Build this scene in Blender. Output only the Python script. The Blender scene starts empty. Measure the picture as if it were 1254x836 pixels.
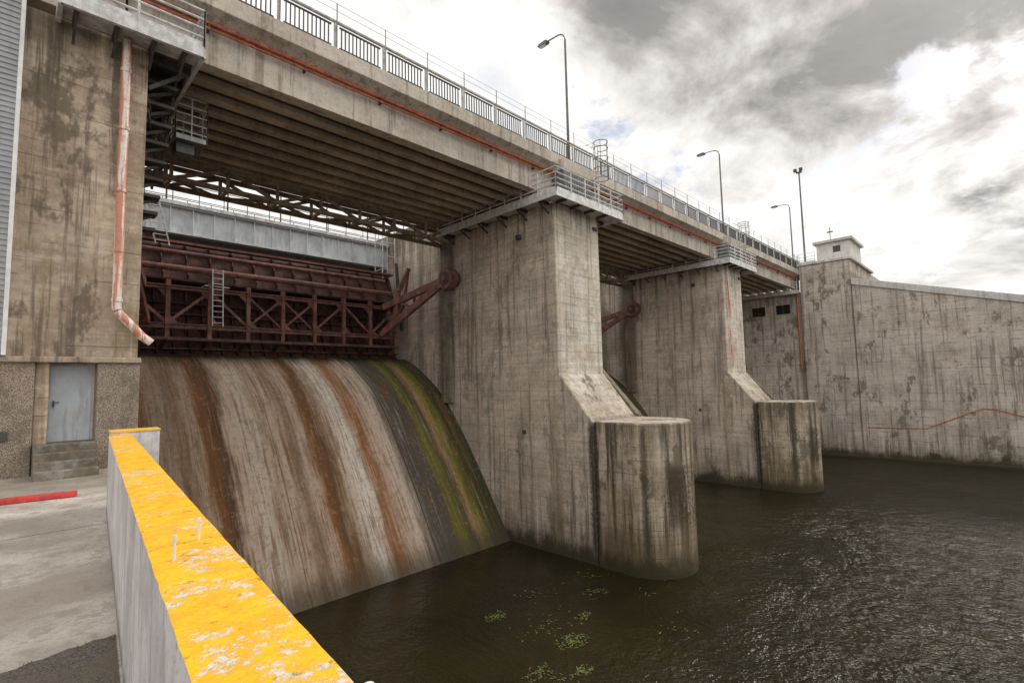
import bpy, math, random
from mathutils import Vector, Matrix
random.seed(7)
sc=bpy.context.scene
# ---------------------------------------------------------------- node helpers
class T:
    def __init__(s,tree): s.t=tree; s.n=tree.nodes; s.l=tree.links
    def new(s,ty): return s.n.new(ty)
    def put(s,sock,v):
        if v is None: return
        if isinstance(v,bpy.types.NodeSocket): s.l.new(v,sock)
        elif isinstance(v,(tuple,list)):
            if len(v)==3 and sock.type=='RGBA': v=(*v,1)
            sock.default_value=v
        else: sock.default_value=v
    def math(s,op,a,b=None,c=None,clamp=False):
        n=s.new('ShaderNodeMath'); n.operation=op; n.use_clamp=clamp
        s.put(n.inputs[0],a); s.put(n.inputs[1],b); s.put(n.inputs[2],c); return n.outputs[0]
    def vm(s,op,a,b=None):
        n=s.new('ShaderNodeVectorMath'); n.operation=op
        s.put(n.inputs[0],a); s.put(n.inputs[1],b)
        return n.outputs['Value'] if op in('DOT_PRODUCT','LENGTH') else n.outputs[0]
    def mix(s,f,a,b,mode='MIX'):
        n=s.new('ShaderNodeMix'); n.data_type='RGBA'; n.blend_type=mode
        s.put(n.inputs[0],f); s.put(n.inputs[6],a); s.put(n.inputs[7],b); return n.outputs[2]
    def noise(s,v,scale,detail=4,rough=.6,dist=0,out=0):
        n=s.new('ShaderNodeTexNoise'); s.put(n.inputs['Vector'],v)
        n.inputs['Scale'].default_value=scale; n.inputs['Detail'].default_value=detail
        n.inputs['Roughness'].default_value=rough; n.inputs['Distortion'].default_value=dist
        return n.outputs[out]
    def mr(s,v,a,b,c=0,d=1,smooth=True):
        n=s.new('ShaderNodeMapRange'); n.interpolation_type='SMOOTHSTEP' if smooth else 'LINEAR'
        s.put(n.inputs[0],v)
        for i,x in enumerate((a,b,c,d)): n.inputs[i+1].default_value=x
        return n.outputs[0]
    def ramp(s,f,stops):
        n=s.new('ShaderNodeValToRGB'); s.put(n.inputs[0],f); e=n.color_ramp.elements
        e[0].position=stops[0][0]; e[0].color=(*stops[0][1],1)
        e[1].position=stops[-1][0]; e[1].color=(*stops[-1][1],1)
        for p,c in stops[1:-1]:
            k=e.new(p); k.color=(*c,1)
        return n.outputs[0]
    def pos(s): return s.new('ShaderNodeNewGeometry').outputs['Position']
    def sep(s,v):
        n=s.new('ShaderNodeSeparateXYZ'); s.put(n.inputs[0],v); return n.outputs
    def bump(s,h,strength=.5,dist=.02,nrm=None):
        n=s.new('ShaderNodeBump'); s.put(n.inputs['Height'],h)
        n.inputs['Strength'].default_value=strength; n.inputs['Distance'].default_value=dist
        if nrm: s.l.new(nrm,n.inputs['Normal'])
        return n.outputs[0]
def newmat(name):
    m=bpy.data.materials.new(name); m.use_nodes=True; t=T(m.node_tree)
    b=[n for n in t.n if n.type=='BSDF_PRINCIPLED'][0]
    return m,t,b
def simple(name,col,rough=.6,metal=0,var=.25,scale=3,dirt=(.05,.045,.035),dirtamt=.35,bump=.15):
    m,t,b=newmat(name); p=t.pos()
    n=t.noise(p,scale,4,.65)
    c=t.mix(t.mr(n,.36,.64),tuple(x*(1-var) for x in col),tuple(min(1,x*(1+var)) for x in col))
    s=t.noise(t.vm('MULTIPLY',p,(2.5,2.5,.3)),2.2,4,.7)
    c=t.mix(t.mr(s,.48,.66,0,dirtamt),c,dirt)
    t.put(b.inputs['Base Color'],c); b.inputs['Roughness'].default_value=rough; b.inputs['Metallic'].default_value=metal
    return m
def concrete(name,light=(.42,.38,.33),dark=(.21,.18,.15),streak=.6,streakcol=(.12,.095,.07),lift=.5,linestr=.5,moss=0.0,wl=True,cold=(.42,.40,.375),scaleb=.45,ochre=.35,blotch=.5,stains=(),dtop=None,cheap=False,crack=0,wlamt=.6,finedk=.32,wlh=0.0):
    m,t,b=newmat(name); p=t.pos(); xyz=t.sep(p)
    big=t.noise(p,scaleb,4,.66)
    c=t.mix(t.mr(big,.38,.62),dark,light)
    med=t.noise(t.vm('ADD',p,(31,7,3)),1.3,4,.72)
    c=t.mix(t.mr(med,.52,.64,0,ochre),c,(.37,.26,.165))
    c=t.mix(t.mr(med,.48,.38,0,.4),c,cold)
    sv=t.vm('MULTIPLY',p,(1.9,1.9,.08))
    st=t.noise(sv,1.6,5,.72)
    c=t.mix(t.mr(st,.51,.62,0,streak),c,streakcol)
    c=t.mix(t.mr(st,.44,.34,0,streak*.6),c,tuple(min(1,x*1.25) for x in light))
    fine=t.noise(p,6.5,5,.8)
    c=t.mix(t.mr(fine,.50,.64,0,finedk),c,tuple(x*.42 for x in dark))
    c=t.mix(t.mr(fine,.47,.38,0,.22),c,tuple(min(1,x*1.2) for x in light))
    h=fine
    if not cheap:
        band=t.noise(t.vm('MULTIPLY',p,(.22,.22,7)),1.0,3,.6)
        c=t.mix(t.mr(band,.42,.62,0,.28),c,tuple(x*.6 for x in dark))
        zz=t.math('ADD',t.math('DIVIDE',xyz[2],lift),t.math('MULTIPLY',med,.12))
        d=t.math('ABSOLUTE',t.math('SUBTRACT',t.math('FRACT',zz),.5))
        ln=t.mr(d,.0,.04,1,0)
        brk=t.mr(t.noise(t.vm('MULTIPLY',p,(.5,.5,1.1)),1.5,3),.45,.58)
        lnm=t.math('MULTIPLY',ln,brk)
        c=t.mix(t.math('MULTIPLY',lnm,linestr),c,(.07,.055,.045))
        al=t.noise(t.vm('MULTIPLY',p,(1,1,.6)),.62,5,.76)
        c=t.mix(t.mr(al,.54,.62,0,blotch),c,(.135,.11,.08))
        h=t.math('ADD',fine,t.math('MULTIPLY',band,.6))
        if moss:
            c=t.mix(t.mr(al,.47,.39,0,moss),c,(.17,.135,.045))
        if crack:
            v=t.new('ShaderNodeTexVoronoi'); v.feature='DISTANCE_TO_EDGE'; v.inputs['Scale'].default_value=.16
            t.put(v.inputs['Vector'],t.vm('ADD',p,t.vm('MULTIPLY',t.noise(p,1.1,3,.7,out=1),(1.4,1.4,1.4))))
            cm=t.math('MULTIPLY',t.mr(v.outputs['Distance'],.001,.0045,1,0),t.mr(big,.50,.56))
            c=t.mix(t.math('MULTIPLY',cm,crack),c,(.06,.045,.035))
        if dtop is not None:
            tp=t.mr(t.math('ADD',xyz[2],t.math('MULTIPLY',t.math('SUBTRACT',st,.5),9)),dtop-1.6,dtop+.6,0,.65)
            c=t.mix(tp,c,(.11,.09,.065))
        if wl:
            wz2=t.math('ADD',xyz[2],t.math('MULTIPLY',st,-9))
            c=t.mix(t.mr(wz2,-4.6+wlh,-1.0+wlh,wlamt,0),c,(.13,.095,.055))
            wz=t.math('ADD',xyz[2],t.math('MULTIPLY',al,-2.8))
            c=t.mix(t.mr(wz,-1.1,-.15,.93,0),c,(.045,.042,.02))
        for (ax,ctr,wd,zlo,zhi,amt,scol) in stains:
            q=t.math('ABSOLUTE',t.math('SUBTRACT',t.math('ADD',xyz[ax],t.math('MULTIPLY',t.math('SUBTRACT',fine,.5),wd*2.2)),ctr))
            f=t.math('MULTIPLY',t.mr(q,wd*.25,wd,amt,0),t.math('MULTIPLY',t.mr(xyz[2],zlo-.2,zlo+.8),t.mr(xyz[2],zhi-.3,zhi+.3,1,0)))
            c=t.mix(f,c,scol)
    t.put(b.inputs['Base Color'],c); b.inputs['Roughness'].default_value=.9
    b.inputs['Specular IOR Level'].default_value=.25
    t.put(b.inputs['Normal'],t.bump(h,.6,.035))
    return m
M={}
BLK=(.035,.03,.022)
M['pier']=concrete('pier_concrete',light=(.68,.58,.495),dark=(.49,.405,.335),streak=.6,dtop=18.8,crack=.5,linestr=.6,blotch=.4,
    stains=((1,14.55,.28,.2,6.7,.9,BLK),(1,26.0,1.1,8,20,.8,(.14,.115,.08)),(1,28.5,.5,9,20,.5,(.16,.13,.09)),(1,16.8,.5,.2,8,.4,(.20,.145,.075)),(1,20.3,.25,.5,3,.4,(.3,.17,.08))))
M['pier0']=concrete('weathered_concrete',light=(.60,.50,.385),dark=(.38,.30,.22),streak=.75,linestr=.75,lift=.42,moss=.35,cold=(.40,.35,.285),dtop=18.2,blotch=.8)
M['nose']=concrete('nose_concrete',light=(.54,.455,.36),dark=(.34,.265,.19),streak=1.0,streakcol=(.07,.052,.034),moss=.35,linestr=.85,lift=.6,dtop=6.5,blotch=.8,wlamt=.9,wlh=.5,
    stains=((1,14.35,.15,.2,6.8,.9,BLK),(1,10.9,.35,1.8,4.8,.8,(.05,.035,.02)),(1,11.9,.22,.4,6.7,.75,(.06,.045,.03)),(1,13.4,.12,1.0,6.7,.6,(.07,.055,.035))))
M['front_lit']=concrete('pier_front_lit_concrete',light=(.76,.69,.60),dark=(.58,.51,.42),streak=.4,linestr=.85,lift=.42,moss=.15,dtop=19,blotch=.3,crack=.3,finedk=.25)  # lighter than the pier sides: sky light on the front put into the colour
M['apron']=concrete('apron_concrete',light=(.68,.62,.54),dark=(.44,.38,.30),streak=.2,linestr=.0,moss=.4,wl=False,blotch=.8)
M['wall']=concrete('bank_wall_concrete',light=(.63,.555,.485),dark=(.45,.385,.33),streak=.6,linestr=.95,lift=.8,cold=(.46,.435,.40),blotch=.75,crack=.3,
    stains=((1,16.6,.5,-1,18,.6,(.13,.11,.08)),(1,11.5,.12,0,20,.6,(.12,.10,.08))))
M['bridge']=concrete('bridge_concrete',light=(.60,.535,.465),dark=(.46,.405,.345),streak=.5,ochre=.2,cheap=True)
M['girder']=concrete('girder_concrete',light=(.58,.48,.38),dark=(.38,.30,.23),streak=.3,ochre=.3,cheap=True)
M['shaded_soffit']=concrete('shaded_soffit_concrete',light=(.08,.065,.052),dark=(.045,.035,.028),streak=.2,cheap=True)  # near-black colour paints the shade in the gaps between girders
M['cap']=concrete('cap_concrete',light=(.64,.62,.59),dark=(.50,.48,.455),streak=.3,ochre=.1,cheap=True)
M['step']=concrete('step_concrete',light=(.26,.225,.185),dark=(.14,.12,.095),streak=.3,cheap=True)
m,t,b=newmat('aggregate_concrete'); p=t.pos()
v=t.new('ShaderNodeTexVoronoi'); t.put(v.inputs['Vector'],p); v.inputs['Scale'].default_value=40
c=t.mix(t.mr(v.outputs['Distance'],.2,.8),(.44,.37,.29),(.16,.125,.095))
c=t.mix(t.mr(t.noise(p,14,4,.75),.45,.62,0,.6),c,(.26,.205,.15))
c=t.mix(t.mr(t.noise(p,1.5,5,.72),.5,.62,0,.6),c,(.15,.12,.09))
t.put(b.inputs['Base Color'],c); b.inputs['Roughness'].default_value=.95
t.put(b.inputs['Normal'],t.bump(v.outputs['Distance'],.7,-.02)); M['agg']=m
# spillway
m,t,b=newmat('spillway_concrete'); p=t.pos(); xyz=t.sep(p)
wob=t.noise(t.vm('MULTIPLY',p,(.8,.3,.3)),1.0,4,.6)
wob2=t.noise(t.vm('MULTIPLY',p,(6,.45,.45)),1.0,4,.7)
xx=t.math('ADD',xyz[0],t.math('ADD',t.math('MULTIPLY',t.math('SUBTRACT',wob,.5),1.0),t.math('MULTIPLY',t.math('SUBTRACT',wob2,.5),1.0)))
tan=(.42,.31,.21); lt=(.58,.48,.38); rust=(.21,.082,.02); dk=(.08,.068,.052); ms=(.17,.165,.010); pk=(.52,.385,.285); wh=(.78,.71,.61); br=(.25,.155,.09)
S=[(2.5,(.04,.04,.02)),(3.4,(.10,.09,.035)),(3.9,br),(4.8,tan),(5.4,br),(5.9,tan),(6.3,rust),(6.9,(.09,.04,.014)),(7.25,pk),(8.1,lt),(8.6,tan),(9.2,pk),(9.75,br),(10.3,pk),(10.8,rust),(11.2,(.12,.055,.02)),(11.6,(.32,.21,.12)),(12.1,lt),(12.6,wh),(12.95,pk),(13.4,(.32,.12,.032)),(14.0,pk),(14.8,lt),(15.3,(.20,.17,.14)),(15.7,dk),(16.7,dk),(17.1,ms),(17.7,(.06,.055,.03)),(18.15,(.36,.23,.10)),(18.55,ms),(19.1,(.045,.048,.012)),(20.0,(.035,.034,.014))]
xm=t.math('MODULO',t.math('SUBTRACT',xx,2.5),21.9)
c=t.ramp(t.math('DIVIDE',xm,17.6),[(min(1,max(0,(x-2.5)/17.6)),c_) for x,c_ in S])
st=t.noise(t.vm('MULTIPLY',p,(6,.2,.2)),1.3,5,.76)
c=t.mix(t.mr(st,.52,.61,0,.5),c,(.085,.055,.03))
c=t.mix(t.mr(st,.45,.36,0,.28),c,(.64,.55,.45))
st3=t.noise(t.vm('ADD',t.vm('MULTIPLY',p,(2.4,.12,.12)),(20,3,1)),1.4,4,.74)
c=t.mix(t.mr(st3,.53,.62,0,.6),c,(.18,.078,.022))
c=t.mix(t.mr(st3,.45,.37,0,.38),c,(.13,.105,.078))
fine=t.noise(p,4.5,5,.8)
c=t.mix(t.mr(fine,.5,.62,0,.38),c,(.10,.08,.055))
c=t.mix(t.mr(fine,.45,.37,0,.2),c,(.50,.43,.35))
cz=t.math('ADD',xyz[2],t.math('MULTIPLY',st,2.2))
c=t.mix(t.mr(cz,10.9,11.7,0,.92),c,(.05,.045,.02))
c=t.mix(t.mr(cz,1.2,2.4,.8,0),c,(.07,.055,.035))
jx=t.math('ABSOLUTE',t.math('SUBTRACT',xyz[0],15.35)); c=t.mix(t.mr(jx,.0,.07,.9,0),c,(.03,.027,.02))
jx=t.math('ABSOLUTE',t.math('SUBTRACT',xyz[0],9.0)); c=t.mix(t.mr(jx,.0,.05,.6,0),c,(.05,.04,.03))
t.put(b.inputs['Base Color'],c); t.put(b.inputs['Roughness'],t.mr(st,.48,.6,.8,.5)); b.inputs['Specular IOR Level'].default_value=.3
t.put(b.inputs['Normal'],t.bump(t.math('ADD',fine,t.math('MULTIPLY',st,.7)),.8,.045)); M['spill']=m
# steel & misc
M['red']=simple('gate_red_steel',(.105,.043,.035),.65,.0,.5,2.2,(.04,.025,.02),.7)
M['redl']=simple('gate_arm_steel',(.185,.078,.058),.62,0,.4,2.5,(.07,.035,.025),.65)
M['truss']=simple('truss_steel',(.29,.225,.16),.7,.0,.3,3,(.10,.07,.045),.5)
M['blue']=simple('service_bridge_paint',(.60,.64,.67),.5,0,.12,1.5,(.3,.24,.2),.35)
M['galv']=simple('galvanised_steel',(.58,.58,.575),.5,.0,.2,4,(.26,.22,.17),.35)
M['dsteel']=simple('dark_steel',(.07,.062,.058),.6,.1,.3,4)
M['rail']=simple('bridge_railing_paint',(.42,.40,.38),.55,.0,.25,4,(.1,.07,.05),.4)
M['bal']=simple('railing_bars_paint',(.05,.045,.042),.6,.0,.25,4)
M['conduit']=simple('red_conduit',(.42,.12,.065),.6,0,.35,4,(.16,.055,.04),.5)
M['redpaint']=simple('red_board_paint',(.60,.055,.05),.6,0,.25,5,(.18,.04,.03),.4)
M['door']=simple('steel_door_paint',(.52,.57,.61),.5,0,.08,2,(.32,.25,.18),.45)
M['clad']=simple('corrugated_cladding',(.36,.37,.38),.5,.1,.1,1,(.2,.18,.16),.3)
M['white']=simple('white_paint',(.72,.72,.71),.5,0,.08,3,(.3,.26,.2),.3)
M['glass']=simple('dark_window',(.02,.02,.022),.2,0,.2,3,(.02,.02,.02),.1,0)
M['cab']=simple('cabinet_grey',(.15,.155,.16),.6,.1,.2,3)
M['plaster']=simple('render_white',(.62,.60,.57),.8,0,.08,2,(.3,.26,.2),.4)
m,t,b=newmat('drainpipe_paint'); p=t.pos()
n=t.noise(t.vm('MULTIPLY',p,(7,7,.5)),1.0,4,.6)
c=t.mix(t.mr(n,.46,.53),(.74,.66,.60),(.58,.24,.155)); c=t.mix(t.mr(t.noise(p,9,4,.75),.53,.64,0,.5),c,(.28,.16,.11))
t.put(b.inputs['Base Color'],c); b.inputs['Roughness'].default_value=.5; M['dpipe']=m
# parapet
m,t,b=newmat('parapet_plaster'); p=t.pos(); xyz=t.sep(p)
c=t.mix(t.mr(t.noise(p,1.6,4,.7),.4,.62),(.52,.49,.485),(.68,.655,.65))
sst=t.noise(t.vm('MULTIPLY',p,(7,7,.8)),1.2,4,.75)
c=t.mix(t.mr(sst,.5,.62,0,.45),c,(.32,.27,.23))
c=t.mix(t.mr(t.noise(p,22,4,.8),.55,.65,0,.55),c,(.28,.24,.21))
gz=t.math('ADD',xyz[2],t.math('MULTIPLY',sst,-.5)); c=t.mix(t.mr(gz,6.55,6.75,.75,0),c,(.10,.085,.06))
t.put(b.inputs['Base Color'],c); b.inputs['Roughness'].default_value=.9
t.put(b.inputs['Normal'],t.bump(t.noise(p,35,3,.75),.4,.01)); M['parside']=m
m,t,b=newmat('parapet_yellow_paint'); p=t.pos(); xyz=t.sep(p)
c=t.mix(t.mr(t.noise(p,7,4,.72),.38,.62),(.92,.52,.008),(.82,.42,.010))
c=t.mix(t.mr(t.noise(p,70,3,.75),.50,.62,0,.35),c,(.50,.26,.02))
fl=t.noise(p,24,6,.85)
w=t.math('MULTIPLY',t.mr(fl,.495,.535),t.mr(t.noise(t.vm('ADD',p,(4.6,4,0)),2.6,5,.75),.53,.575))
c=t.mix(w,c,(.70,.64,.54))
w2=t.mr(fl,.615,.645); c=t.mix(t.math('MULTIPLY',w2,.9),c,(.62,.56,.46))
c=t.mix(t.mr(t.noise(t.vm('ADD',p,(1,9,0)),11,5,.8),.59,.65,0,.7),c,(.24,.15,.03))
cr_=t.math('ABSOLUTE',t.math('SUBTRACT',t.math('FRACT',t.math('ADD',t.math('DIVIDE',xyz[1],1.9),t.math('MULTIPLY',fl,.06))),.5))
c=t.mix(t.mr(cr_,0,.004,.75,0),c,(.12,.08,.03))
t.put(b.inputs['Base Color'],c); b.inputs['Roughness'].default_value=.8
t.put(b.inputs['Normal'],t.bump(t.math('ADD',t.noise(p,45,4,.75),t.math('MULTIPLY',w,-.3)),.7,.006)); M['yellow']=m
# platform ground
m,t,b=newmat('platform_concrete'); p=t.pos(); xyz=t.sep(p)
a1=t.noise(p,.8,6,.72)
c=t.mix(t.mr(a1,.42,.58),(.36,.31,.265),(.62,.57,.51))
c=t.mix(t.mr(t.noise(p,3.2,5,.78),.5,.60,0,.6),c,(.24,.20,.16))
c=t.mix(t.mr(t.noise(p,40,4,.8),.54,.64,0,.5),c,(.22,.185,.15))
gy=t.math('ABSOLUTE',t.math('SUBTRACT',t.math('ADD',xyz[1],t.math('MULTIPLY',a1,.15)),9.6)); c=t.mix(t.mr(gy,0,.03,.85,0),c,(.06,.05,.035))
gx=t.math('ABSOLUTE',t.math('SUBTRACT',t.math('ADD',xyz[1],t.math('MULTIPLY',a1,.8)),14.8)); c=t.mix(t.mr(gx,.6,2.2,.6,0),c,(.19,.155,.125))
t.put(b.inputs['Base Color'],c); b.inputs['Roughness'].default_value=.88
t.put(b.inputs['Normal'],t.bump(t.noise(p,30,4,.75),.5,.012)); M['plat']=m
m,t,b=newmat('asphalt'); p=t.pos()
c=t.mix(t.mr(t.noise(p,70,4,.85),.42,.6),(.06,.05,.042),(.20,.175,.15))
c=t.mix(t.mr(t.noise(p,1.6,5,.75),.48,.6,0,.6),c,(.15,.12,.08))
t.put(b.inputs['Base Color'],c); b.inputs['Roughness'].default_value=.95
t.put(b.inputs['Normal'],t.bump(t.noise(p,90,4,.8),.8,.01)); M['asph']=m
m,t,b=newmat('grass_land'); p=t.pos()
c=t.mix(t.mr(t.noise(p,.15,5,.75),.35,.65),(.05,.065,.02),(.11,.10,.045))
t.put(b.inputs['Base Color'],c); b.inputs['Roughness'].default_value=.95; M['land']=m
m,t,b=newmat('leaf_green'); p=t.pos()
c=t.mix(t.noise(p,8,3),(.08,.12,.02),(.20,.22,.05)); t.put(b.inputs['Base Color'],c); b.inputs['Roughness'].default_value=.7; M['leaf']=m
# water
m,t,b=newmat('river_water'); p=t.pos(); xyz=t.sep(p)
pp=t.vm('ADD',p,t.vm('MULTIPLY',t.noise(p,.25,2,out=1),(1.5,1.5,0)))
n1=t.noise(t.vm('MULTIPLY',pp,(1.5,1.0,1)),1.0,4,.55)
n2=t.noise(t.vm('MULTIPLY',pp,(1.4,1.0,1)),4.2,3,.6)
n3=t.noise(p,.16,3,.55)
calm=t.mr(t.math('ADD',t.math('MULTIPLY',xyz[1],-1),t.math('ADD',t.math('MULTIPLY',n3,18),t.math('MULTIPLY',xyz[0],.12))),-3,11,.28,1.2)
h=t.math('MULTIPLY',t.math('ADD',t.math('MULTIPLY',n1,1.0),t.math('MULTIPLY',n2,.5)),calm)
t.put(b.inputs['Base Color'],t.mix(t.mr(n3,.35,.65),(.016,.0135,.0055),(.026,.021,.008)))
b.inputs['Roughness'].default_value=.03; b.inputs['IOR'].default_value=1.33
t.put(b.inputs['Normal'],t.bump(h,1.0,.28)); M['water']=m

# ---------------------------------------------------------------- mesh helpers
import bmesh
class MB:
    def __init__(s,name,parent=None): s.name=name; s.par=parent; s.v=[]; s.f=[]; s.mi=[]; s.mats=[]
    def m(s,k):
        if k not in s.mats: s.mats.append(k)
        return s.mats.index(k)
    def add(s,vs,fs,mat):
        o=len(s.v); s.v+= [tuple(x) for x in vs]; k=s.m(mat)
        for f in fs: s.f.append([i+o for i in f]); s.mi.append(k)
    def box(s,x0,x1,y0,y1,z0,z1,mat):
        vs=[(x,y,z) for x in(x0,x1) for y in(y0,y1) for z in(z0,z1)]
        s.add(vs,[(0,1,3,2),(4,6,7,5),(0,4,5,1),(2,3,7,6),(0,2,6,4),(1,5,7,3)],mat)
    def beam(s,p,q,w,h,mat):
        p=Vector(p); q=Vector(q); d=(q-p).normalized()
        up=Vector((0,0,1)) if abs(d.z)<.95 else Vector((0,1,0))
        a=d.cross(up).normalized()*w/2; b_=a.cross(d).normalized()*h/2
        vs=[]
        for o in(p,q): vs+=[o-a-b_,o+a-b_,o+a+b_,o-a+b_]
        s.add(vs,[(0,1,2,3),(7,6,5,4),(0,4,5,1),(1,5,6,2),(2,6,7,3),(3,7,4,0)],mat)
    def tube(s,pts,r,mat,n=8):
        pts=[Vector(x) for x in pts]; rings=[]
        for i,p in enumerate(pts):
            d=(pts[min(i+1,len(pts)-1)]-pts[max(i-1,0)]).normalized()
            up=Vector((0,0,1)) if abs(d.z)<.9 else Vector((0,1,0))
            a=d.cross(up).normalized(); b_=a.cross(d).normalized()
            rr=r[i] if isinstance(r,(list,tuple)) else r
            rings.append([p+a*rr*math.cos(2*math.pi*k/n)+b_*rr*math.sin(2*math.pi*k/n) for k in range(n)])
        vs=[v for g in rings for v in g]; fs=[]
        for i in range(len(rings)-1):
            for k in range(n): fs.append((i*n+k,i*n+(k+1)%n,(i+1)*n+(k+1)%n,(i+1)*n+k))
        fs.append(tuple(range(n))); fs.append(tuple(range((len(rings)-1)*n,len(rings)*n)))
        s.add(vs,fs,mat)
    def prism(s,poly,ax,a0,a1,mat):
        n=len(poly)
        def P(c,a):
            return (a,c[0],c[1]) if ax=='x' else ((c[0],a,c[1]) if ax=='y' else (c[0],c[1],a))
        vs=[P(c,a0) for c in poly]+[P(c,a1) for c in poly]
        fs=[tuple(range(n)),tuple(range(2*n-1,n-1,-1))]+[(i,(i+1)%n,(i+1)%n+n,i+n) for i in range(n)]
        s.add(vs,fs,mat)
    def done(s,bevel=0,smooth=False):
        me=bpy.data.meshes.new(s.name); me.from_pydata(s.v,[],s.f)
        for k in s.mats: me.materials.append(M[k])
        me.polygons.foreach_set('material_index',s.mi)
        bm=bmesh.new(); bm.from_mesh(me); bmesh.ops.recalc_face_normals(bm,faces=bm.faces); bm.to_mesh(me); bm.free()
        if smooth:
            me.polygons.foreach_set('use_smooth',[True]*len(me.polygons))
            try: me.set_sharp_from_angle(angle=math.radians(38))
            except Exception: pass
        me.update()
        o=bpy.data.objects.new(s.name,me); sc.collection.objects.link(o)
        if s.par: o.parent=s.par
        if bevel:
            md=o.modifiers.new('bevel','BEVEL'); md.width=bevel; md.segments=2; md.limit_method='ANGLE'; md.angle_limit=math.radians(40)
        return o
def empty(name,loc=(0,0,0)):
    e=bpy.data.objects.new(name,None); sc.collection.objects.link(e); e.empty_display_size=.3; return e

def railing(mb,pts,h=1.1,rails=(.35,.7,1.1),step=1.2,mat='galv',r=.03,toe=True):
    for a,b_ in zip(pts[:-1],pts[1:]):
        a=Vector(a); b_=Vector(b_); L=(b_-a).length; n=max(1,round(L/step))
        for i in range(n+1):
            p=a+(b_-a)*i/n; mb.tube([p,p+Vector((0,0,h))],r,mat,6)
        for z in rails:
            mb.tube([a+Vector((0,0,z)),b_+Vector((0,0,z))],r*.95,mat,6)
        if toe: mb.beam(a+Vector((0,0,.09)),b_+Vector((0,0,.09)),.012,.17,mat)

CZ=8.7
PX=[(-8,2.5),(20.1,24.1),(42.0,46.0)]
BAYS=[(2.5,20.1),(24.1,42.0),(46.0,64.0)]
PT=18.2
# ---------------------------------------------------------------- piers
def pier(x0,x1):
    e=empty('dam_pier')
    mb=MB('pier_body',e)
    body=[(16.5,PT),(16.5,9.1),(14.55,6.75),(14.45,6.7),(14.45,-3),(44,-3),(44,20),(26.3,20),(26.3,PT)]
    mb.prism(body,'x',x0,x1,'pier'); mb.done(bevel=.05)
    mb=MB('front_face',e)
    mb.prism([(16.49,PT-.03),(16.49,9.1),(16.52,9.1),(16.52,PT-.03)],'x',x0+.05,x1-.05,'front_lit')  # thin sheet over the pier front, its light tone is painted-in brightness
    mb.prism([(16.44,9.06),(14.60,6.83),(14.64,6.78),(16.52,9.04)],'x',x0+.06,x1-.06,'apron')
    mb.done()
    mb=MB('nose',e); r=(x1-x0)/2; cx=(x0+x1)/2
    poly=[(x1+.03,14.42),(x0-.03,14.42)]
    for i in range(33):
        a=math.pi+math.pi*i/32; poly.append((cx+(r+.03)*math.cos(a),12.70+(r+.03)*math.sin(a)))
    mb.prism(poly,'z',-3,6.72,'nose'); o=mb.done(bevel=.07,smooth=True)
    mb=MB('nose_cap',e)
    pc=[(cx+(px_-cx)*.965,12.9+(py_-12.9)*.965) for px_,py_ in poly]; mb.prism(pc,'z',6.72,6.735,'apron'); mb.done()
    mb=MB('side_kerb',e)
    mb.prism([(17.4,9.5),(16.9,9.5),(13.9,6.3),(13.9,5.4),(14.6,5.4)],'x',x1+.034,x1+.45,'nose'); mb.done(bevel=.03)
    mb=MB('pilaster',e)
    mb.box(x0-.35,x0+.02,25.0,25.9,7.5,PT-.02,'nose'); mb.box(x1-.02,x1+.35,25.0,25.9,7.5,PT-.02,'nose')
    mb.box(x0-.10,x0+.01,18.9,19.1,5.9,6.1,'dsteel')
    mb.box(x0-.25,x0+.01,18.9,19.15,16.65,16.9,'dsteel')
    mb.box(x1-.6,x1-.2,16.4,16.52,17.3,17.5,'dsteel')
    mb.done(bevel=.02)
    mb=MB('bearing_blocks',e)
    for k in range(9): mb.box(x0+.4,x1-.4,17.05+k*.97,17.45+k*.97,PT-.01,18.74,'bridge')
    mb.box(x0+.5,x0+2.9,16.15,16.95,PT+.12,20.0,'cab')
    for k in range(11): mb.box(x0+.55+k*.22,x0+.6+k*.22,16.12,16.16,PT+.2,19.95,'cab')
    mb.box(x0+.45,x0+2.95,16.1,16.97,20.0,20.6,'bridge')
    mb.done(bevel=.02)
    gallery(x0,x1,e)
    return e
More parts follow.
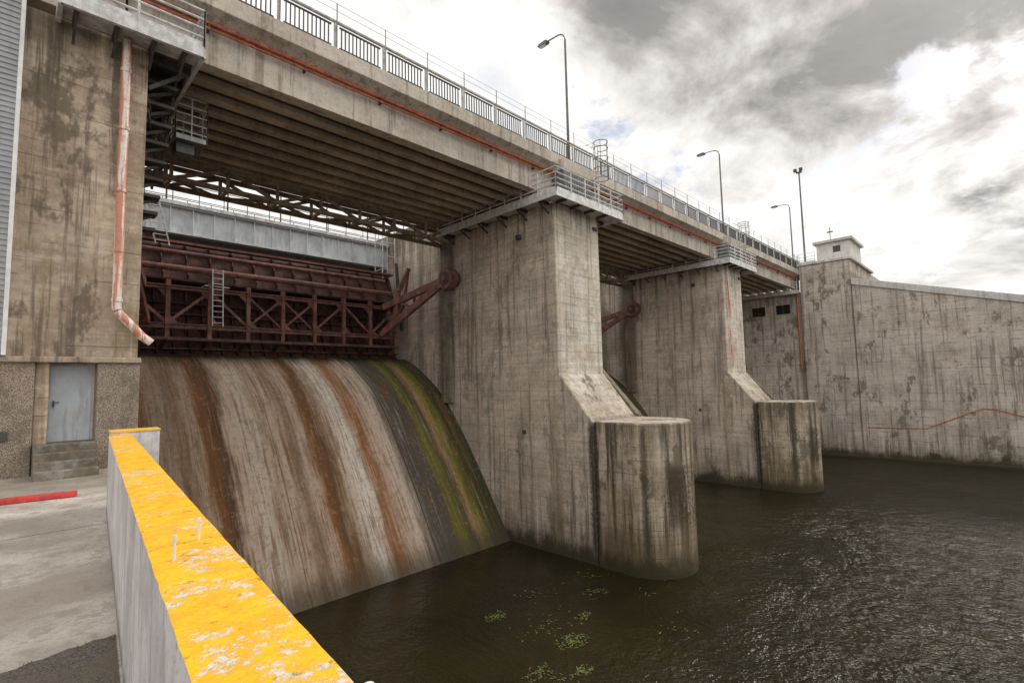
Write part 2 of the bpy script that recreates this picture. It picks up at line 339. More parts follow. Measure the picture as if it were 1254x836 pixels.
def gallery(x0,x1,e):
    mb=MB('gallery',e); z=PT; w=1.05; y0=15.45; y1=25.2
    mb.box(x0-w,x1+w,y0,16.44,z,z+.07,'galv')
    mb.box(x0-w,x0-.05,16.44,y1,z,z+.07,'galv'); mb.box(x1+.05,x1+w,16.44,y1,z,z+.07,'galv')
    for a,b_ in [((x0-w,y0),(x1+w,y0)),((x0-w,y0),(x0-w,y1)),((x1+w,y0),(x1+w,y1))]:
        mb.beam((a[0],a[1],z-.06),(b_[0],b_[1],z-.06),.08,.34,'galv')
    y=16.8
    while y<25.2:
        for xs,s_ in((x0,-1),(x1,1)):
            mb.beam((xs+s_*.02,y,z-.08),(xs+s_*w,y,z-.08),.08,.14,'dsteel')
            mb.beam((xs+s_*.05,y,z-.6),(xs+s_*w*.9,y,z-.12),.06,.08,'dsteel')
        y+=1.6
    x=x0+.1
    while x<x1+.1:
        mb.beam((x,16.44,z-.08),(x,y0,z-.08),.08,.14,'dsteel'); x+=1.25
    railing(mb,[(x0-w,y1,z+.07),(x0-w,y0,z+.07),(x1+w,y0,z+.07),(x1+w,y1,z+.07)],h=1.2,rails=(.33,.62,.91,1.2),r=.04)
    lx=x0+3.4; ly=16.05
    for dx in(-.22,.22): mb.tube([(lx+dx,ly,z),(lx+dx,ly,z+4.1),(lx+dx,ly+.5,z+4.1)],.03,'galv',6)
    k=0
    while k<12: mb.tube([(lx-.22,ly,z+.25+k*.3),(lx+.22,ly,z+.25+k*.3)],.016,'galv',5); k+=1
    for zz in(1.9,2.5,3.1,3.7,4.05):
        mb.tube([(lx+.4*math.cos(a),ly-.35+.4*math.sin(a),z+zz) for a in [math.radians(d) for d in range(60,-241,-30)]],.022,'cab',5)
    for d in(-30,-90,-150): 
        a=math.radians(d); mb.tube([(lx+.4*math.cos(a),ly-.35+.4*math.sin(a),z+1.9),(lx+.4*math.cos(a),ly-.35+.4*math.sin(a),z+4.05)],.018,'cab',5)
    mb.done()
p1=pier(*PX[1]); p2=pier(*PX[2])
mb=MB('drain_pipe',p2); mb.tube([(42.6,16.3,18.1),(42.6,16.3,9.6)],.09,'dpipe',8); mb.done(smooth=True)

# ---------------------------------------------------------------- left pier
e0=empty('abutment_pier')
mb=MB('pier_body',e0)
mb.box(-8,2.5,16.5,44,9.5,PT,'pier0'); mb.box(-8,-.3,17.4,44,-3,9.5,'pier0'); mb.box(1.7,2.5,16.75,44,-3,9.497,'pier0'); mb.box(-.3,1.7,16.95,44,6.0,9.497,'pier0')
mb.box(.52,.78,16.35,16.96,6.8,9.495,'pier0')
mb.done(bevel=.03)
mb=MB('plinth',e0)
mb.box(-8,.52,16.22,17.4,6.0,9.42,'agg'); mb.box(1.66,2.52,16.22,16.76,5.0,9.42,'agg')
mb.box(-8,2.53,16.15,16.5,9.42,9.56,'pier0')
mb.done(bevel=.02)
mb=MB('door',e0)
mb.box(.80,1.62,16.80,16.86,7.5,9.42,'door')
mb.box(.78,.83,16.72,16.88,7.5,9.42,'cap'); mb.box(1.60,1.66,16.72,16.88,7.5,9.42,'cap'); mb.box(.83,1.60,16.72,16.88,9.36,9.42,'cap')
mb.box(.88,.91,16.74,16.8,8.35,8.5,'dsteel'); mb.tube([(.9,16.75,8.46),(1.0,16.75,8.46)],.012,'dsteel',6)
mb.done(bevel=.004)
mb=MB('steps',e0)
for i in range(4):
    z=7.5-i*.175; mb.box(.54,1.65,15.95-i*.27 if i else 15.95,16.96 if i==0 else 15.95-(i-1)*.27,6.5,z,'step')
mb.done(bevel=.015)
mb=MB('wall_box',e0); mb.box(-.25,.12,16.05,16.22,7.65,7.85,'dsteel'); mb.done(bevel=.01)
mb=MB('drain_pipe',e0)
px=1.98
pts=[(px,16.25,18.1),(px,16.25,10.9)]
for k in range(1,7):
    a=math.radians(52)*k/6; pts.append((px+.35*(1-math.cos(a)),16.25,10.9-.35*math.sin(a)))
l=pts[-1]; pts.append((l[0]+.42,16.2,l[2]-.5)); pts.append((l[0]+.62,16.2,l[2]-.66))
mb.tube(pts,.105,'dpipe',14)
for z in(17.2,15.6,13.9,12.3,11.0): mb.tube([(px,16.25,z),(px,16.25,z+.09)],.125,'dpipe',14); mb.box(px-.02,px+.02,16.3,16.5,z,z+.05,'dsteel')
mb.done(smooth=True)
mb=MB('gallery',e0); z=PT
mb.box(.6,3.6,15.5,16.44,z,z+.08,'galv'); mb.box(2.56,3.6,16.44,26,z,z+.08,'dsteel')
for a,b_ in [((.6,15.5),(3.6,15.5)),((3.6,15.5),(3.6,26)),((.6,15.5),(.6,16.4))]:
    mb.beam((*a,z-.06),(*b_,z-.06),.1,.3,'galv')
for x in(.9,1.7,2.5,3.2): mb.beam((x,16.45,z-.1),(x,15.5,z-.1),.08,.16,'dsteel'); mb.beam((x,16.45,z-.6),(x,15.7,z-.15),.06,.08,'dsteel')
for k in range(9):
    y=16.7+k; mb.beam((2.52,y,z-.1),(3.6,y,z-.1),.1,.2,'dsteel'); mb.beam((2.55,y,z-1.0),(3.5,y,z-.15),.08,.1,'dsteel')
railing(mb,[(.6,16.4,z+.08),(.6,15.5,z+.08),(3.6,15.5,z+.08),(3.6,26,z+.08)],rails=(.3,.57,.84,1.1),r=.036)
for k in range(9):
    zz=z-.55-k*.46; y=17.2+k*.33
    mb.box(2.52,3.35,y,y+.55,zz,zz+.10,'dsteel'); mb.beam((2.54,y+.25,zz-.36),(3.25,y+.25,zz),.07,.09,'dsteel')
for yy in (17.3,18.6): mb.beam((3.32,yy,z-.1),(3.32,yy+1.9,z-2.6),.07,.10,'dsteel')
for zc in(z-1.5,z-1.2): mb.beam((2.6,17.0,zc),(3.5,21,zc),.05,.12,'dsteel')
cx0,cx1,cy0,cy1,cz0=3.72,4.65,19.3,20.5,17.15
mb.box(cx0,cx1,cy0,cy1,cz0,cz0+.10,'cab'); railing(mb,[(cx0,cy0,cz0),(cx1,cy0,cz0),(cx1,cy1,cz0),(cx0,cy1,cz0),(cx0,cy0,cz0)],h=1.5,rails=(.3,.6,.9,1.2,1.5),step=.55,mat='galv',r=.026)
mb.box(cx0+.1,cx1-.3,cy0+.3,cy1-.3,cz0-.35,cz0,'cab')
mb.beam((3.6,20,18.0),(3.75,20,18.0),.1,.1,'dsteel'); mb.beam((3.3,20,17.3),(3.75,20,17.3),.1,.1,'dsteel')
mb.done()

cb=empty('clad_building')
mb=MB('cladding',cb)
z=9.6
prof=[(16.1,9.58)]
while z<18.6: prof+=[(16.02,z),(16.02,z+.05),(16.05,z+.065),(16.05,z+.115)]; z+=.13
prof+=[(16.1,18.7),(16.49,18.7),(16.49,9.58)]
mb.prism(prof,'x',-8,-.06,'clad'); mb.box(-.06,.02,15.98,16.49,9.57,18.7,'white'); mb.done()

# ---------------------------------------------------------------- spillways
prof=[(20.3,0),(23.1,4.14),(25.9,7.64),(28.1,9.3),(30.0,10.3),(31.2,10.55),(32.5,10.5)]
def cr(P,n=8):
    out=[]
    Q=[(18.0,-3.4)]+P+[(34.5,9.8)]
    for i in range(1,len(Q)-2):
        for k in range(n):
            t_=k/n; r=[]
            for c_ in(0,1):
                a,b_,c,d=(Q[i-1][c_],Q[i][c_],Q[i+1][c_],Q[i+2][c_])
                r.append(.5*((2*b_)+(-a+c)*t_+(2*a-5*b_+4*c-d)*t_*t_+(-a+3*b_-3*c+d)*t_**3))
            out.append(tuple(r))
    out.append(Q[-2]); return out
sp=[(18.0,-3.4)]+cr(prof)+[(36,9),(36,-3.4)]
for i,(a,b_) in enumerate(BAYS):
    mb=MB('spillway'); mb.prism(sp,'x',a+.0,b_-.0,'spill'); mb.done(smooth=True)

# ---------------------------------------------------------------- radial gates
def gate(x0,x1):
    e=empty('radial_gate'); mb=MB('skin_plate',e); Yt,Zt,R=25.4,15.3,7.7
    a0=math.asin((10.55-Zt)/R); a1=math.asin((16.3-Zt)/R)
    pl=[]
    for k in range(15):
        a=a0+(a1-a0)*k/14; pl.append((Yt+R*math.cos(a),Zt+R*math.sin(a)))
    for k in range(14,-1,-1):
        a=a0+(a1-a0)*k/14; pl.append((Yt+(R+.06)*math.cos(a),Zt+(R+.06)*math.sin(a)))
    mb.prism(pl,'x',x0+.06,x1-.06,'red')
    n=int((x1-x0)/.75)
    for i in range(1,n):
        x=x0+(x1-x0)*i/n
        for k in range(0,14,2):
            aa=a0+(a1-a0)*k/14; ab=a0+(a1-a0)*(k+2)/14
            mb.beam((x,Yt+(R-.12)*math.cos(aa),Zt+(R-.12)*math.sin(aa)),(x,Yt+(R-.12)*math.cos(ab),Zt+(R-.12)*math.sin(ab)),.05,.24,'red')
    for zz in(10.9,11.5,12.9,13.5,14.7):
        y=Yt+math.sqrt(R*R-(zz-Zt)**2)-.18; mb.beam((x0+.1,y,zz),(x1-.1,y,zz),.36,.09,'red')
    mb.done()
    mb=MB('main_girder',e); YF=30.0
    for zz,h in((14.0,.34),(12.05,.42)):
        mb.beam((x0+1.2,YF,zz),(x1-1.0,YF,zz),.34,.05,'redl'); mb.beam((x0+1.2,YF,zz-h/2),(x1-1.0,YF,zz-h/2),.34,.035,'redl')
        mb.beam((x0+1.2,YF+.0,zz-h/4),(x1-1.0,YF+.0,zz-h/4),.05,h/2,'redl')
        mb.beam((x0+1.2,YF+1.2,zz),(x1-1.0,YF+1.2,zz),.3,.1,'red')
    xs=[x0+1.3+(x1-x0-2.5)*i/8 for i in range(9)]
    for i,x in enumerate(xs):
        mb.beam((x,YF,11.3),(x,YF,14.3),.2,.26,'redl'); mb.beam((x,YF,14.0),(x,32.1,14.0),.12,.2,'red'); mb.beam((x,YF,12.0),(x,31.9,12.0),.12,.2,'red')
        mb.beam((x,YF,11.4),(x,31.3,10.95),.12,.2,'red')
        if i<8:
            x2=xs[i+1]
            if i in(3,4): 
                mb.beam((x,YF-.02,12.1),(x2,YF-.02,13.85),.07,.12,'redl'); mb.beam((x,YF+.1,13.85),(x2,YF+.1,12.1),.07,.12,'redl')
            elif i%2: mb.beam((x,YF,12.1),(x2,YF,13.85),.08,.14,'redl')
            else: mb.beam((x,YF,13.85),(x2,YF,12.1),.08,.14,'redl')
            mb.prism([(x+.1,12.08),(x+.5,12.08),(x+.1,12.5)],'y',YF-.06,YF-.04,'redl'); mb.prism([(x2-.1,13.8),(x2-.5,13.8),(x2-.1,13.4)],'y',YF-.06,YF-.04,'redl')
    mb.beam((x0+1.2,YF,11.3),(x1-1,YF,11.3),.22,.16,'red')
    mb.done()
    mb=MB('flap_gate',e)
    mb.add([(x0+.5,31.0,14.5),(x1-.5,31.0,14.5),(x1-.5,31.9,16.6),(x0+.5,31.9,16.6)],[(0,1,2,3)],'red')
    mb.tube([(x0+1.6,30.3,15.0),(x1-1.4,30.3,15.0)],.17,'redl',12)
    mb.tube([(x0+1.6,31.0,16.0),(x1-1.4,31.0,16.0)],.12,'redl',12)
    mb.beam((x0+.5,31.5,16.62),(x1-.5,31.5,16.62),.5,.12,'redl'); mb.beam((x0+.5,30.9,14.45),(x1-.5,30.9,14.45),.7,.1,'red')
    nn=14
    for i in range(nn+1):
        x=x0+.8+(x1-x0-1.6)*i/nn; mb.prism([(30.95,14.5),(30.7,14.8),(31.65,16.5),(31.9,16.6)],'x',x-.03,x+.03,'red')
    mb.done()
    mb=MB('radial_arms',e)
    for xe,s_ in((x0,1),(x1,-1)):
        hub=Vector((xe+s_*.62,24.75,15.3))
        A=Vector((xe+s_*2.3,29.9,12.1)); B=Vector((xe+s_*2.1,29.9,13.95))
        for q in(A,B): mb.beam(hub,q,.32,.42,'redl')
        m1=hub.lerp(A,.5); m2=hub.lerp(B,.5); mb.beam(m1,m2,.14,.16,'redl')
        m3=hub.lerp(A,.78); m4=hub.lerp(B,.78); mb.beam(m3,m4,.14,.16,'redl'); mb.beam(m1,m4,.12,.14,'redl')
        mb.tube([hub+Vector((-.28,0,0)),hub+Vector((.28,0,0))],.68,'redl',28)
        mb.tube([hub+Vector((-.34,0,0)),hub+Vector((.34,0,0))],.40,'red',20)
        mb.tube([hub+Vector((-.42,0,0)),hub+Vector((.42,0,0))],.20,'redl',16)
        mb.tube([Vector((xe,24.75,15.3)),hub],.5,'dsteel',20)
        c1=(xe+s_*.9,28.7,16.6); c2=(xe+s_*1.7,28.7,14.9); c3=(xe+s_*1.9,29.3,12.3); c4=(xe+s_*.9,29.3,12.3)
        mb.beam(c1,c2,.16,.3,'redl'); mb.beam(c2,c3,.16,.3,'redl'); mb.beam(c1,(xe+s_*.9,29.3,14.2),.12,.2,'redl'); mb.beam((xe+s_*.9,29.3,14.2),c3,.12,.2,'redl')
        mb.beam((xe+s_*.5,30.2,12.5),(xe+s_*.5,30.9,17.4),.16,.2,'dsteel')
    mb.done(bevel=.01)
    mb=MB('service_ladder',e)
    lx=x0+5.4
    for dx in(-.25,.25): mb.tube([(lx+dx,29.7,12.0),(lx+dx,29.9,15.1)],.03,'galv',6)
    for k in range(10): mb.tube([(lx-.25,29.7+.02*k,12.2+.3*k),(lx+.25,29.7+.02*k,12.2+.3*k)],.018,'galv',5)
    mb.box(lx-.6,lx+.6,29.9,30.7,14.15,14.2,'galv'); mb.done()
for g in BAYS: gate(*g)

# ---------------------------------------------------------------- service bridge upstream
sb=empty('service_bridge')
mb=MB('girder',sb)
mb.box(-8,66,32.9,33.0,17.55,19.0,'blue'); mb.box(-8,66,32.7,33.2,19.0,19.09,'blue'); mb.box(-8,66,32.7,33.2,17.46,17.55,'blue')
mb.box(-8,66,33.2,35.4,19.02,19.15,'galv'); mb.box(-8,66,35.3,35.4,17.55,19.0,'blue')
x=-7
while x<66: mb.box(x,x+.04,32.74,32.9,17.55,19.0,'blue'); x+=1.1
mb.box(-8,66,32.6,32.72,19.09,19.3,'galv')
railing(mb,[(-8,32.7,19.15),(66,32.7,19.15)],h=1.2,rails=(.4,.8,1.2),step=1.3,mat='cab',r=.025)
railing(mb,[(-8,35.4,19.15),(66,35.4,19.15)],h=1.2,rails=(.4,.8,1.2),step=1.3,mat='cab',r=.025)
x=6
while x<64: mb.tube([(x,32.8,19.1),(x,32.8,21.6)],.045,'dsteel',6); x+=3.1
for xc in(19.3,41.2):
    for dx in(-.5,.5):
        for dy in(31.4,32.4): mb.tube([(xc+dx,dy,16.3),(xc+dx,dy,20.6)],.04,'galv',6)
    for zz in(17,18,19,20,20.6):
        mb.tube([(xc-.5,31.4,zz),(xc+.5,31.4,zz)],.03,'galv',5); mb.tube([(xc-.5,31.4,zz),(xc-.5,32.4,zz)],.03,'galv',5)
for xc in(5.2,):
    for dx in(0,.6): mb.tube([(xc+dx,30.6,16.2),(xc+dx-.5,30.6,18.4)],.035,'galv',6)
    for k in range(7): mb.tube([(xc-.07*k,30.6,16.4+k*.3),(xc+.6-.07*k,30.6,16.4+k*.3)],.025,'galv',5)
mb.done()

# ---------------------------------------------------------------- road bridge
rb=empty('road_bridge')
XA,XB=-30,66
mb=MB('deck',rb)
mb.prism([(16.42,20.3),(16.42,20.88),(16.75,20.88),(16.75,20.62),(25.5,20.62),(25.5,20.88),(25.83,20.88),(25.83,20.3),(25.6,20.18),(25.2,19.92),(17.05,19.92),(16.65,20.18)],'x',XA,XB,'bridge')
mb.done(bevel=.02)
mb=MB('girders',rb)
spans=[(XA,2.0),(2.06,21.9),(21.98,43.9),(43.98,XB)]
for k in range(9):
    yc=17.25+k*.97
    pr=[(yc-.22,18.75),(yc+.22,18.75),(yc+.22,18.95),(yc+.09,19.07),(yc+.09,19.78),(yc+.25,19.91),(yc-.25,19.91),(yc-.09,19.78),(yc-.09,19.07),(yc-.22,18.95)]
    if k==0: pr=[(yc-.25,18.75),(yc+.25,18.75),(yc+.25,19.91),(yc-.25,19.91)]
    for a,b_ in spans: mb.prism(pr,'x',a,b_,'bridge' if k==0 else 'girder')
mb.done(bevel=.012)
mb=MB('shaded_soffit',rb); mb.box(XA,XB,17.5,25.0,19.88,19.915,'shaded_soffit')  # dark sheet under the deck, shade between girders put into its colour
for x in(8.3,14.2,30,36,52,58): mb.box(x,x+.2,17.5,25.0,19.3,19.9,'shaded_soffit')
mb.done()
mb=MB('conduits',rb)
mb.tube([(XA,16.84,20.0),(64,16.84,20.0)],.075,'conduit',8)
mb.tube([(XA,16.80,19.80),(64,16.80,19.80)],.04,'conduit',6)
mb.tube([(XA,17.58,18.83),(64,17.58,18.83)],.035,'conduit',6)
x=-2
while x<64: mb.box(x,x+.05,16.78,17.0,19.74,20.05,'dsteel'); x+=3
mb.done(smooth=True)
mb=MB('railing',rb)
for yy in(16.58,25.66):
    x=-4; z=20.88
    while x<65.5:
        mb.box(x-.045,x+.045,yy-.035,yy+.035,z,z+1.12,'rail')
        k=.24
        while k<1.8:
            mb.box(x+k-.018,x+k+.018,yy-.02,yy+.02,z+.14,z+.93,'bal'); k+=.15
        mb.box(x+.16,x+1.84,yy-.03,yy+.03,z+.90,z+.95,'bal'); mb.box(x+.16,x+1.84,yy-.03,yy+.03,z+.10,z+.15,'bal')
        x+=2.0
    mb.box(-4,65.5,yy-.05,yy+.05,z+1.05,z+1.12,'rail')
x=-4
while x<65: mb.tube([(x,16.45,20.5),(x,16.45,22.6)],.02,'cab',5); x+=2.0
for zz in(22.3,22.58): mb.tube([(-4,16.45,zz),(65,16.45,zz)],.008,'cab',4)
mb.done()
tr=empty('maintenance_truss')
mb=MB('truss',tr)
for a,b_ in BAYS:
    for yy in(24.9,26.1):
        for zz in(17.75,18.65): mb.beam((a,yy,zz),(b_,yy,zz),.20,.20,'truss')
    n=8; dx=(b_-a)/n
    for i in range(n+1):
        x=a+dx*i
        mb.beam((x,24.9,17.75),(x,26.1,17.75),.13,.13,'truss'); mb.beam((x,24.9,17.75),(x,24.9,18.65),.13,.13,'truss'); mb.beam((x,26.1,17.75),(x,26.1,18.65),.13,.13,'truss')
        if i<n:
            if i%2: mb.beam((x,24.9,17.75),(x+dx,24.9,18.65),.13,.13,'truss'); mb.beam((x,26.1,17.75),(x+dx,26.1,18.65),.13,.13,'truss'); mb.beam((x,24.9,17.72),(x+dx,26.1,17.72),.12,.12,'truss')
            else: mb.beam((x,24.9,18.65),(x+dx,24.9,17.75),.13,.13,'truss'); mb.beam((x,26.1,18.65),(x+dx,26.1,17.75),.13,.13,'truss'); mb.beam((x,26.1,17.72),(x+dx,24.9,17.72),.12,.12,'truss')
    mb.box(a,b_,25.0,26.0,18.76,18.80,'truss')
mb.done()

# ---------------------------------------------------------------- street lamps
def lamp(x,y,z0,H=7.7):
    e=empty('street_lamp'); mb=MB('pole',e)
    pts=[(x,y,z0),(x,y,z0+H-.55)]
    for k in range(1,7):
        a=math.pi/2*k/6*.88; pts.append((x,y+.55*(1-math.cos(a)),z0+H-.55+.55*math.sin(a)))
    l=pts[-1]; pts.append((x,y+1.35,l[2]+.05))
    n=len(pts); mb.tube(pts,[.08,.06]+[.04]*(n-2),'cab',8)
    mb.tube([(x,y,z0),(x,y,z0+.9)],.10,'cab',8)
    mb.done(smooth=True)
    mb=MB('lamp_head',e)
    hz=pts[-1][2]
    mb.prism([(y+1.2,hz-.03),(y+1.3,hz-.12),(y+1.85,hz-.12),(y+2.0,hz-.05),(y+1.85,hz+.06),(y+1.35,hz+.09)],'x',x-.14,x+.14,'cab')
    mb.box(x-.11,x+.11,y+1.4,y+1.85,hz-.16,hz-.125,'white')
    mb.done(bevel=.02)
lamp(21.7,16.62,20.88); lamp(43.1,16.62,20.88); lamp(62.8,16.62,20.88,7.6)

# ---------------------------------------------------------------- right abutment
ra=empty('right_abutment')
mb=MB('block',ra)
mb.box(64,90,16.4,44,-3,PT,'wall'); mb.box(63.85,90,11.5,16.4,-3,21.2,'wall')
mb.box(63.7,76,11.2,16.5,21.2,21.5,'cap')
mb.done(bevel=.05)
mb=MB('windows',ra)
for y0 in(20.3,17.6):
    mb.box(63.97,64.02,y0,y0+1.5,15.9,17.0,'glass')
    mb.box(63.94,64.03,y0-.08,y0,15.82,17.08,'wall'); mb.box(63.94,64.03,y0+1.5,y0+1.58,15.82,17.08,'wall'); mb.box(63.94,64.03,y0,y0+1.5,17.0,17.08,'wall'); mb.box(63.90,64.03,y0,y0+1.5,15.82,15.9,'wall')
    mb.box(63.95,63.975,y0+.72,y0+.78,15.9,17.0,'dsteel')
mb.done()
mb=MB('gallery',ra)
mb.box(62.9,63.99,16.42,25,PT,PT+.08,'galv'); mb.beam((62.9,16.42,PT-.05),(62.9,25,PT-.05),.08,.26,'galv'); railing(mb,[(62.9,25,PT+.08),(62.9,16.5,PT+.08)])
mb.done()
mb=MB('drain_pipe',ra); mb.tube([(63.8,16.75,18.1),(63.8,16.75,9.4)],.09,'conduit',8); mb.done(smooth=True)
mb=MB('roof_cabin',ra)
mb.box(64.4,70,11.4,14.6,21.5,23.45,'plaster'); mb.box(64.1,70.3,11.1,14.9,23.45,23.75,'cap')
mb.box(64.38,64.41,12.3,13.0,22.3,23.0,'glass'); mb.tube([(66,13.5,23.7),(66,13.5,25.6)],.04,'dsteel',6); mb.box(65.9,66.1,13.2,13.8,25.0,25.1,'dsteel')
mb.done(bevel=.02)
mb=MB('stair_cage',ra)
railing(mb,[(63.9,16.3,21.5),(63.9,14.7,21.5)],mat='galv')
for dy in(0,.8):
    for dx in(0,.8): mb.tube([(64.2+dx,16.8+dy,PT),(64.2+dx,16.8+dy,PT+4.5)],.05,'galv',6)
for z in(1,2,3,4,4.5): railing(mb,[(64.2,16.8,PT+z),(64.2,17.6,PT+z)],h=.1,rails=(.0,),mat='galv',toe=False)
mb.done()
fm=empty('floodlight_mast'); mb=MB('mast',fm)
mb.tube([(66,16.2,PT),(66,16.2,33.0)],[.13,.08],'cab',8); mb.box(65.8,66.2,15.9,16.5,32.9,33.0,'cab')
for dy in(-.45,.15): mb.box(65.6,65.85,16.2+dy,16.2+dy+.35,33.0,33.35,'dsteel')
mb.done()
bw=empty('river_bank_wall'); mb=MB('wall',bw)
mb.prism([(11.48,-3),(11.48,18.4),(-2,14.6),(-30,12.5),(-160,12.5),(-160,-3)],'x',64,66,'wall'); mb.done(bevel=.03)
mb=MB('coping',bw); mb.prism([(11.48,18.4),(11.48,19.1),(-2,15.3),(-30,13.1),(-160,13.1),(-160,12.5),(-30,12.5),(-2,14.6)],'x',63.88,66.2,'cap'); mb.done(bevel=.03)
mb=MB('ledge',bw); mb.box(63.7,64.0,-160,16.3,-3,.22,'nose'); mb.done(bevel=.05)
mb=MB('red_line',bw)
P=[(63.98,11.0,3.15),(63.98,6.2,3.25),(63.98,2.1,5.25),(63.98,1.2,5.25),(63.98,-1.8,4.2),(63.98,-9,4.2)]
for a,b_ in zip(P[:-1],P[1:]): mb.beam(a,b_,.03,.09,'conduit')
mb.done()

# ---------------------------------------------------------------- near platform
def WX(y): return .455+.0985*(y-2.43)
mb=MB('ground')
mb.add([(-220,-300,6.79),(WX(-40)+.2,-40,6.79),(WX(16.4)+.25,16.4,6.79),(-220,16.4,6.79)],[(0,1,2,3)],'plat'); mb.done()
mb=MB('asphalt_path')
ed=[]
x=WX(5.0)
while x>-3: ed.append((x,5.05+.12*math.sin(x*2.1)+random.uniform(-.03,.03),6.796)); x-=.07
mb.add([(-60,-38,6.796),(WX(-38)-.0,-38,6.796)]+ed+[(-60,5.3,6.796)],[tuple(range(len(ed)+3))],'asph'); mb.done()
mb=MB('retaining_wall'); mb.prism([(WX(-40)-1.2,-40),(WX(-40)+.29,-40),(WX(16.49)+.29,16.49),(WX(16.49)-1.2,16.49)],'z',-3,6.78,'nose'); mb.done(bevel=.03)
pw=empty('parapet_wall')
mb=MB('wall',pw); w=.29; ya,yb=-12,10.35
mb.prism([(WX(ya),ya),(WX(ya)+w,ya),(WX(yb)+w,yb),(WX(yb),yb)],'z',6.78,7.985,'parside')
mb.prism([(WX(yb)+.03,yb+.004),(WX(yb)+.68,yb+.004),(WX(yb)+.72,yb+.5),(WX(yb)+.06,yb+.5)],'z',6.5,8.03,'parside')
mb.done(bevel=.012)
mb=MB('yellow_top',pw)
NY=220; NX=5; vs=[]; fs=[]
for j in range(NY+1):
    y=ya+(yb-ya)*j/NY
    for i in range(NX+1):
        jit=random.uniform(-.002,.002)
        vs.append((WX(y)-.006+(w+.012)*i/NX+(jit if i in(0,NX) else 0),y,7.989+random.uniform(0,.002)-(.006 if i in(0,NX) else 0)))
for j in range(NY):
    for i in range(NX):
        a=j*(NX+1)+i; fs.append((a,a+1,a+NX+2,a+NX+1))
mb.add(vs,fs,'yellow')
mb.prism([(WX(yb)+.02,yb-.01),(WX(yb)+.69,yb-.01),(WX(yb)+.73,yb+.51),(WX(yb)+.05,yb+.51)],'z',8.031,8.055,'yellow')
mb.done(smooth=True)
mb=MB('mounting_pins',pw)
for (x,y) in((WX(2.55)+.07,2.55),(WX(2.75)+.20,2.8)):
    mb.tube([(x,y,7.98),(x,y,8.075)],.006,'white',8); mb.tube([(x,y,8.07),(x,y,8.09)],.009,'white',8)
mb.done(smooth=True)
mb=MB('cable',pw)
mb.tube([(WX(y)+w+.02,y,7.93+.01*math.sin(y*3)) for y in [ -2+i*.3 for i in range(24)]],.005,'dsteel',6)
mb.tube([(WX(1.15)+w+.03,1.15,7.93),(WX(1.15)+w+.03,1.15,7.985)],.014,'white',10); mb.done()
mb=MB('red_board'); 
mb.beam((1.05,12.45,6.84),(-1.9,12.95,6.84),.22,.08,'redpaint'); mb.done(bevel=.008)
def tuft(name,pts,n,h,spread,mat='leaf'):
    mb=MB(name)
    for (x,y,z) in pts:
        for k in range(n):
            a=random.uniform(0,6.28); r=random.uniform(0,spread); bx=x+r*math.cos(a); by=y+r*math.sin(a)
            hh=h*random.uniform(.4,1); t_=random.uniform(0,6.28); w_=h*.09
            tip=(bx+math.cos(t_)*hh*.5,by+math.sin(t_)*hh*.5,z+hh)
            mb.add([(bx-w_*math.sin(t_),by+w_*math.cos(t_),z),(bx+w_*math.sin(t_),by-w_*math.cos(t_),z),tip],[(0,1,2)],mat)
    return mb.done()
tuft('weeds',[(.7+i*.12,15.1,6.79) for i in range(7)]+[(WX(5)-.05-i*.3*random.random(),5.08,6.795) for i in range(6)]+[(1.55,16.0,7.5),(1.5,16.3,7.5)],8,.045,.05)

# ---------------------------------------------------------------- water, land
mb=MB('water'); mb.add([(-1.5,-400,0),(64.2,-400,0),(64.2,30,0),(-1.5,30,0)],[(0,1,2,3)],'water'); mb.done()
mb=MB('reservoir_water'); mb.add([(-400,33.5,15.6),(500,33.5,15.6),(500,900,15.6),(-400,900,15.6)],[(0,1,2,3)],'water'); mb.done()
mb=MB('riverbed'); mb.add([(-2500,-2500,-3.02),(2500,-2500,-3.02),(2500,2500,-3.02),(-2500,2500,-3.02)],[(0,1,2,3)],'land'); mb.done()
mb=MB('land'); mb.add([(66.1,-400,12.4),(900,-400,12.4),(900,33,12.4),(66.1,33,12.4)],[(0,1,2,3)],'land'); mb.done()
mb=MB('floating_waterweed')
for (cx,cy,rad,n) in((13.3,14.3,.55,80),(13.8,11.1,.7,120),(11.7,10.7,.6,60),(12.6,9.8,.4,50),(15.5,11.9,.4,35),(14.2,12.5,1.8,60),(11.6,9.9,.9,40),(19,14,1.3,24),(17,9,1.5,24),(16,14.5,1.5,36),(17.5,12.8,.8,34),(20,11.5,1.6,20)):
    for k in range(n):
        a=random.uniform(0,6.28); r=rad*random.random()**.8; x=cx+r*math.cos(a); y=cy+r*math.sin(a)*.6
        s_=random.uniform(.03,.09); b_=random.uniform(0,6.28); L=s_*random.uniform(1,2.5)
        mb.add([(x,y,.006),(x+s_*.4*math.cos(b_+1),y+s_*.4*math.sin(b_+1),.015),(x+L*math.cos(b_),y+L*math.sin(b_),.02),(x+s_*.4*math.cos(b_-1),y+s_*.4*math.sin(b_-1),.012)],[(0,1,2,3)],'leaf')
mb.done()

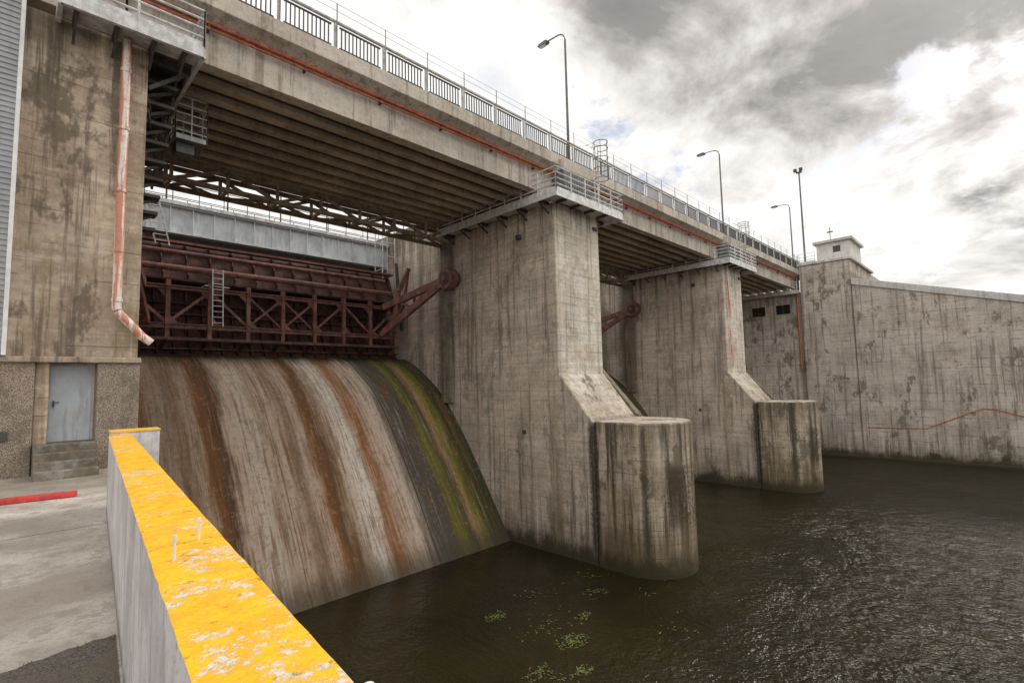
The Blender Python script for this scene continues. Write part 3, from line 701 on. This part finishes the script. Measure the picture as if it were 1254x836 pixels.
# ---------------------------------------------------------------- world
w=bpy.data.worlds.new('World'); sc.world=w; w.use_nodes=True; t=T(w.node_tree)
for n in list(t.n): t.n.remove(n)
out=t.new('ShaderNodeOutputWorld')
SUNEL=math.radians(31); SAZ=math.radians(-13)
sdir=Vector((math.cos(SAZ),math.sin(SAZ),0))
sky=t.new('ShaderNodeTexSky'); sky.sky_type='NISHITA'; sky.sun_disc=False; sky.sun_elevation=SUNEL
sky.sun_rotation=math.atan2(sdir.x,sdir.y)
bg1=t.new('ShaderNodeBackground'); t.l.new(sky.outputs[0],bg1.inputs[0]); bg1.inputs[1].default_value=.13
dirv=t.new('ShaderNodeTexCoord').outputs['Generated']
sx=t.sep(dirv)
den=t.math('ADD',t.math('MAXIMUM',sx[2],0),.28)
cmb=t.new('ShaderNodeCombineXYZ'); t.put(cmb.inputs[0],t.math('DIVIDE',sx[0],den)); t.put(cmb.inputs[1],t.math('DIVIDE',sx[1],den)); t.put(cmb.inputs[2],0.0)
cp=cmb.outputs[0]
n1=t.noise(cp,1.5,6,.58,.25)
n2=t.noise(t.vm('ADD',cp,(5.3,2.1,0)),3.2,6,.64,.35)
def blob(v,c0,c1):
    v=Vector(v).normalized(); d_=t.vm('DOT_PRODUCT',dirv,tuple(v)); return t.mr(d_,c0,c1)
dk_=t.math('ADD',t.math('MULTIPLY',blob((.785,.277,.553),.95,.995),.13),t.math('MULTIPLY',blob((.90,-.10,.42),.95,.999),.15))
v=t.math('ADD',t.math('ADD',t.math('MULTIPLY',n1,.52),t.math('MULTIPLY',n2,.48)),dk_)
col=t.ramp(v,[(.36,(.55,.56,.58)),(.42,(.66,.655,.645)),(.47,(.74,.725,.70)),(.52,(.66,.64,.62)),(.57,(.545,.525,.505)),(.62,(.38,.36,.345)),(.68,(.23,.22,.21)),(.8,(.18,.172,.167))])
sv=Vector((sdir.x*math.cos(SUNEL),sdir.y*math.cos(SUNEL),math.sin(SUNEL)))
glow=t.math('MULTIPLY_ADD',blob(sv,.90,1.0),.75,1.55)
# brightness added to the unseen zenith and sky behind the viewer, lights the scene
glow=t.math('ADD',glow,t.math('ADD',t.math('MULTIPLY',t.mr(sx[2],.62,.95),.45),t.math('MULTIPLY',t.mr(t.vm('DOT_PRODUCT',dirv,(-.71,-.70,0)),-.1,.6),.5)))
bg2=t.new('ShaderNodeBackground'); t.put(bg2.inputs[0],col); t.put(bg2.inputs[1],glow)
gap=t.math('SUBTRACT',t.noise(t.vm('ADD',cp,(1.3,7.7,0)),2.2,6,.62,.2),t.math('MULTIPLY',blob((.93,.108,.352),.975,.999),-.13))
cov=t.mr(gap,.60,.68,1,.35)
ms_=t.new('ShaderNodeMixShader'); t.put(ms_.inputs[0],cov); t.l.new(bg1.outputs[0],ms_.inputs[1]); t.l.new(bg2.outputs[0],ms_.inputs[2])
t.l.new(ms_.outputs[0],out.inputs[0])
sd=bpy.data.lights.new('sun','SUN'); sd.energy=1.5; sd.angle=math.radians(10); sd.color=(1,.93,.83)
so=bpy.data.objects.new('sun',sd); sc.collection.objects.link(so)
so.rotation_euler=sv.to_track_quat('Z','Y').to_euler()

# ---------------------------------------------------------------- camera
cd=bpy.data.cameras.new('camera'); cam=bpy.data.objects.new('camera',cd); sc.collection.objects.link(cam)
cd.sensor_width=36; cd.lens=36*615/1254; cd.clip_end=5000; cd.clip_start=.05
pit=math.radians(4.65); roll=math.radians(1.3); az=math.radians(44.6)
f=Vector((math.cos(az)*math.cos(pit),math.sin(az)*math.cos(pit),math.sin(pit)))
r0=Vector((math.sin(az),-math.cos(az),0)); u0=r0.cross(f)
r=r0*math.cos(roll)-u0*math.sin(roll); u=u0*math.cos(roll)+r0*math.sin(roll)
mat=Matrix((( r.x,u.x,-f.x,0),(r.y,u.y,-f.y,0),(r.z,u.z,-f.z,CZ),(0,0,0,1)))
cam.matrix_world=mat; sc.camera=cam
sc.view_settings.view_transform='Standard'; sc.view_settings.look='None'; sc.view_settings.exposure=0
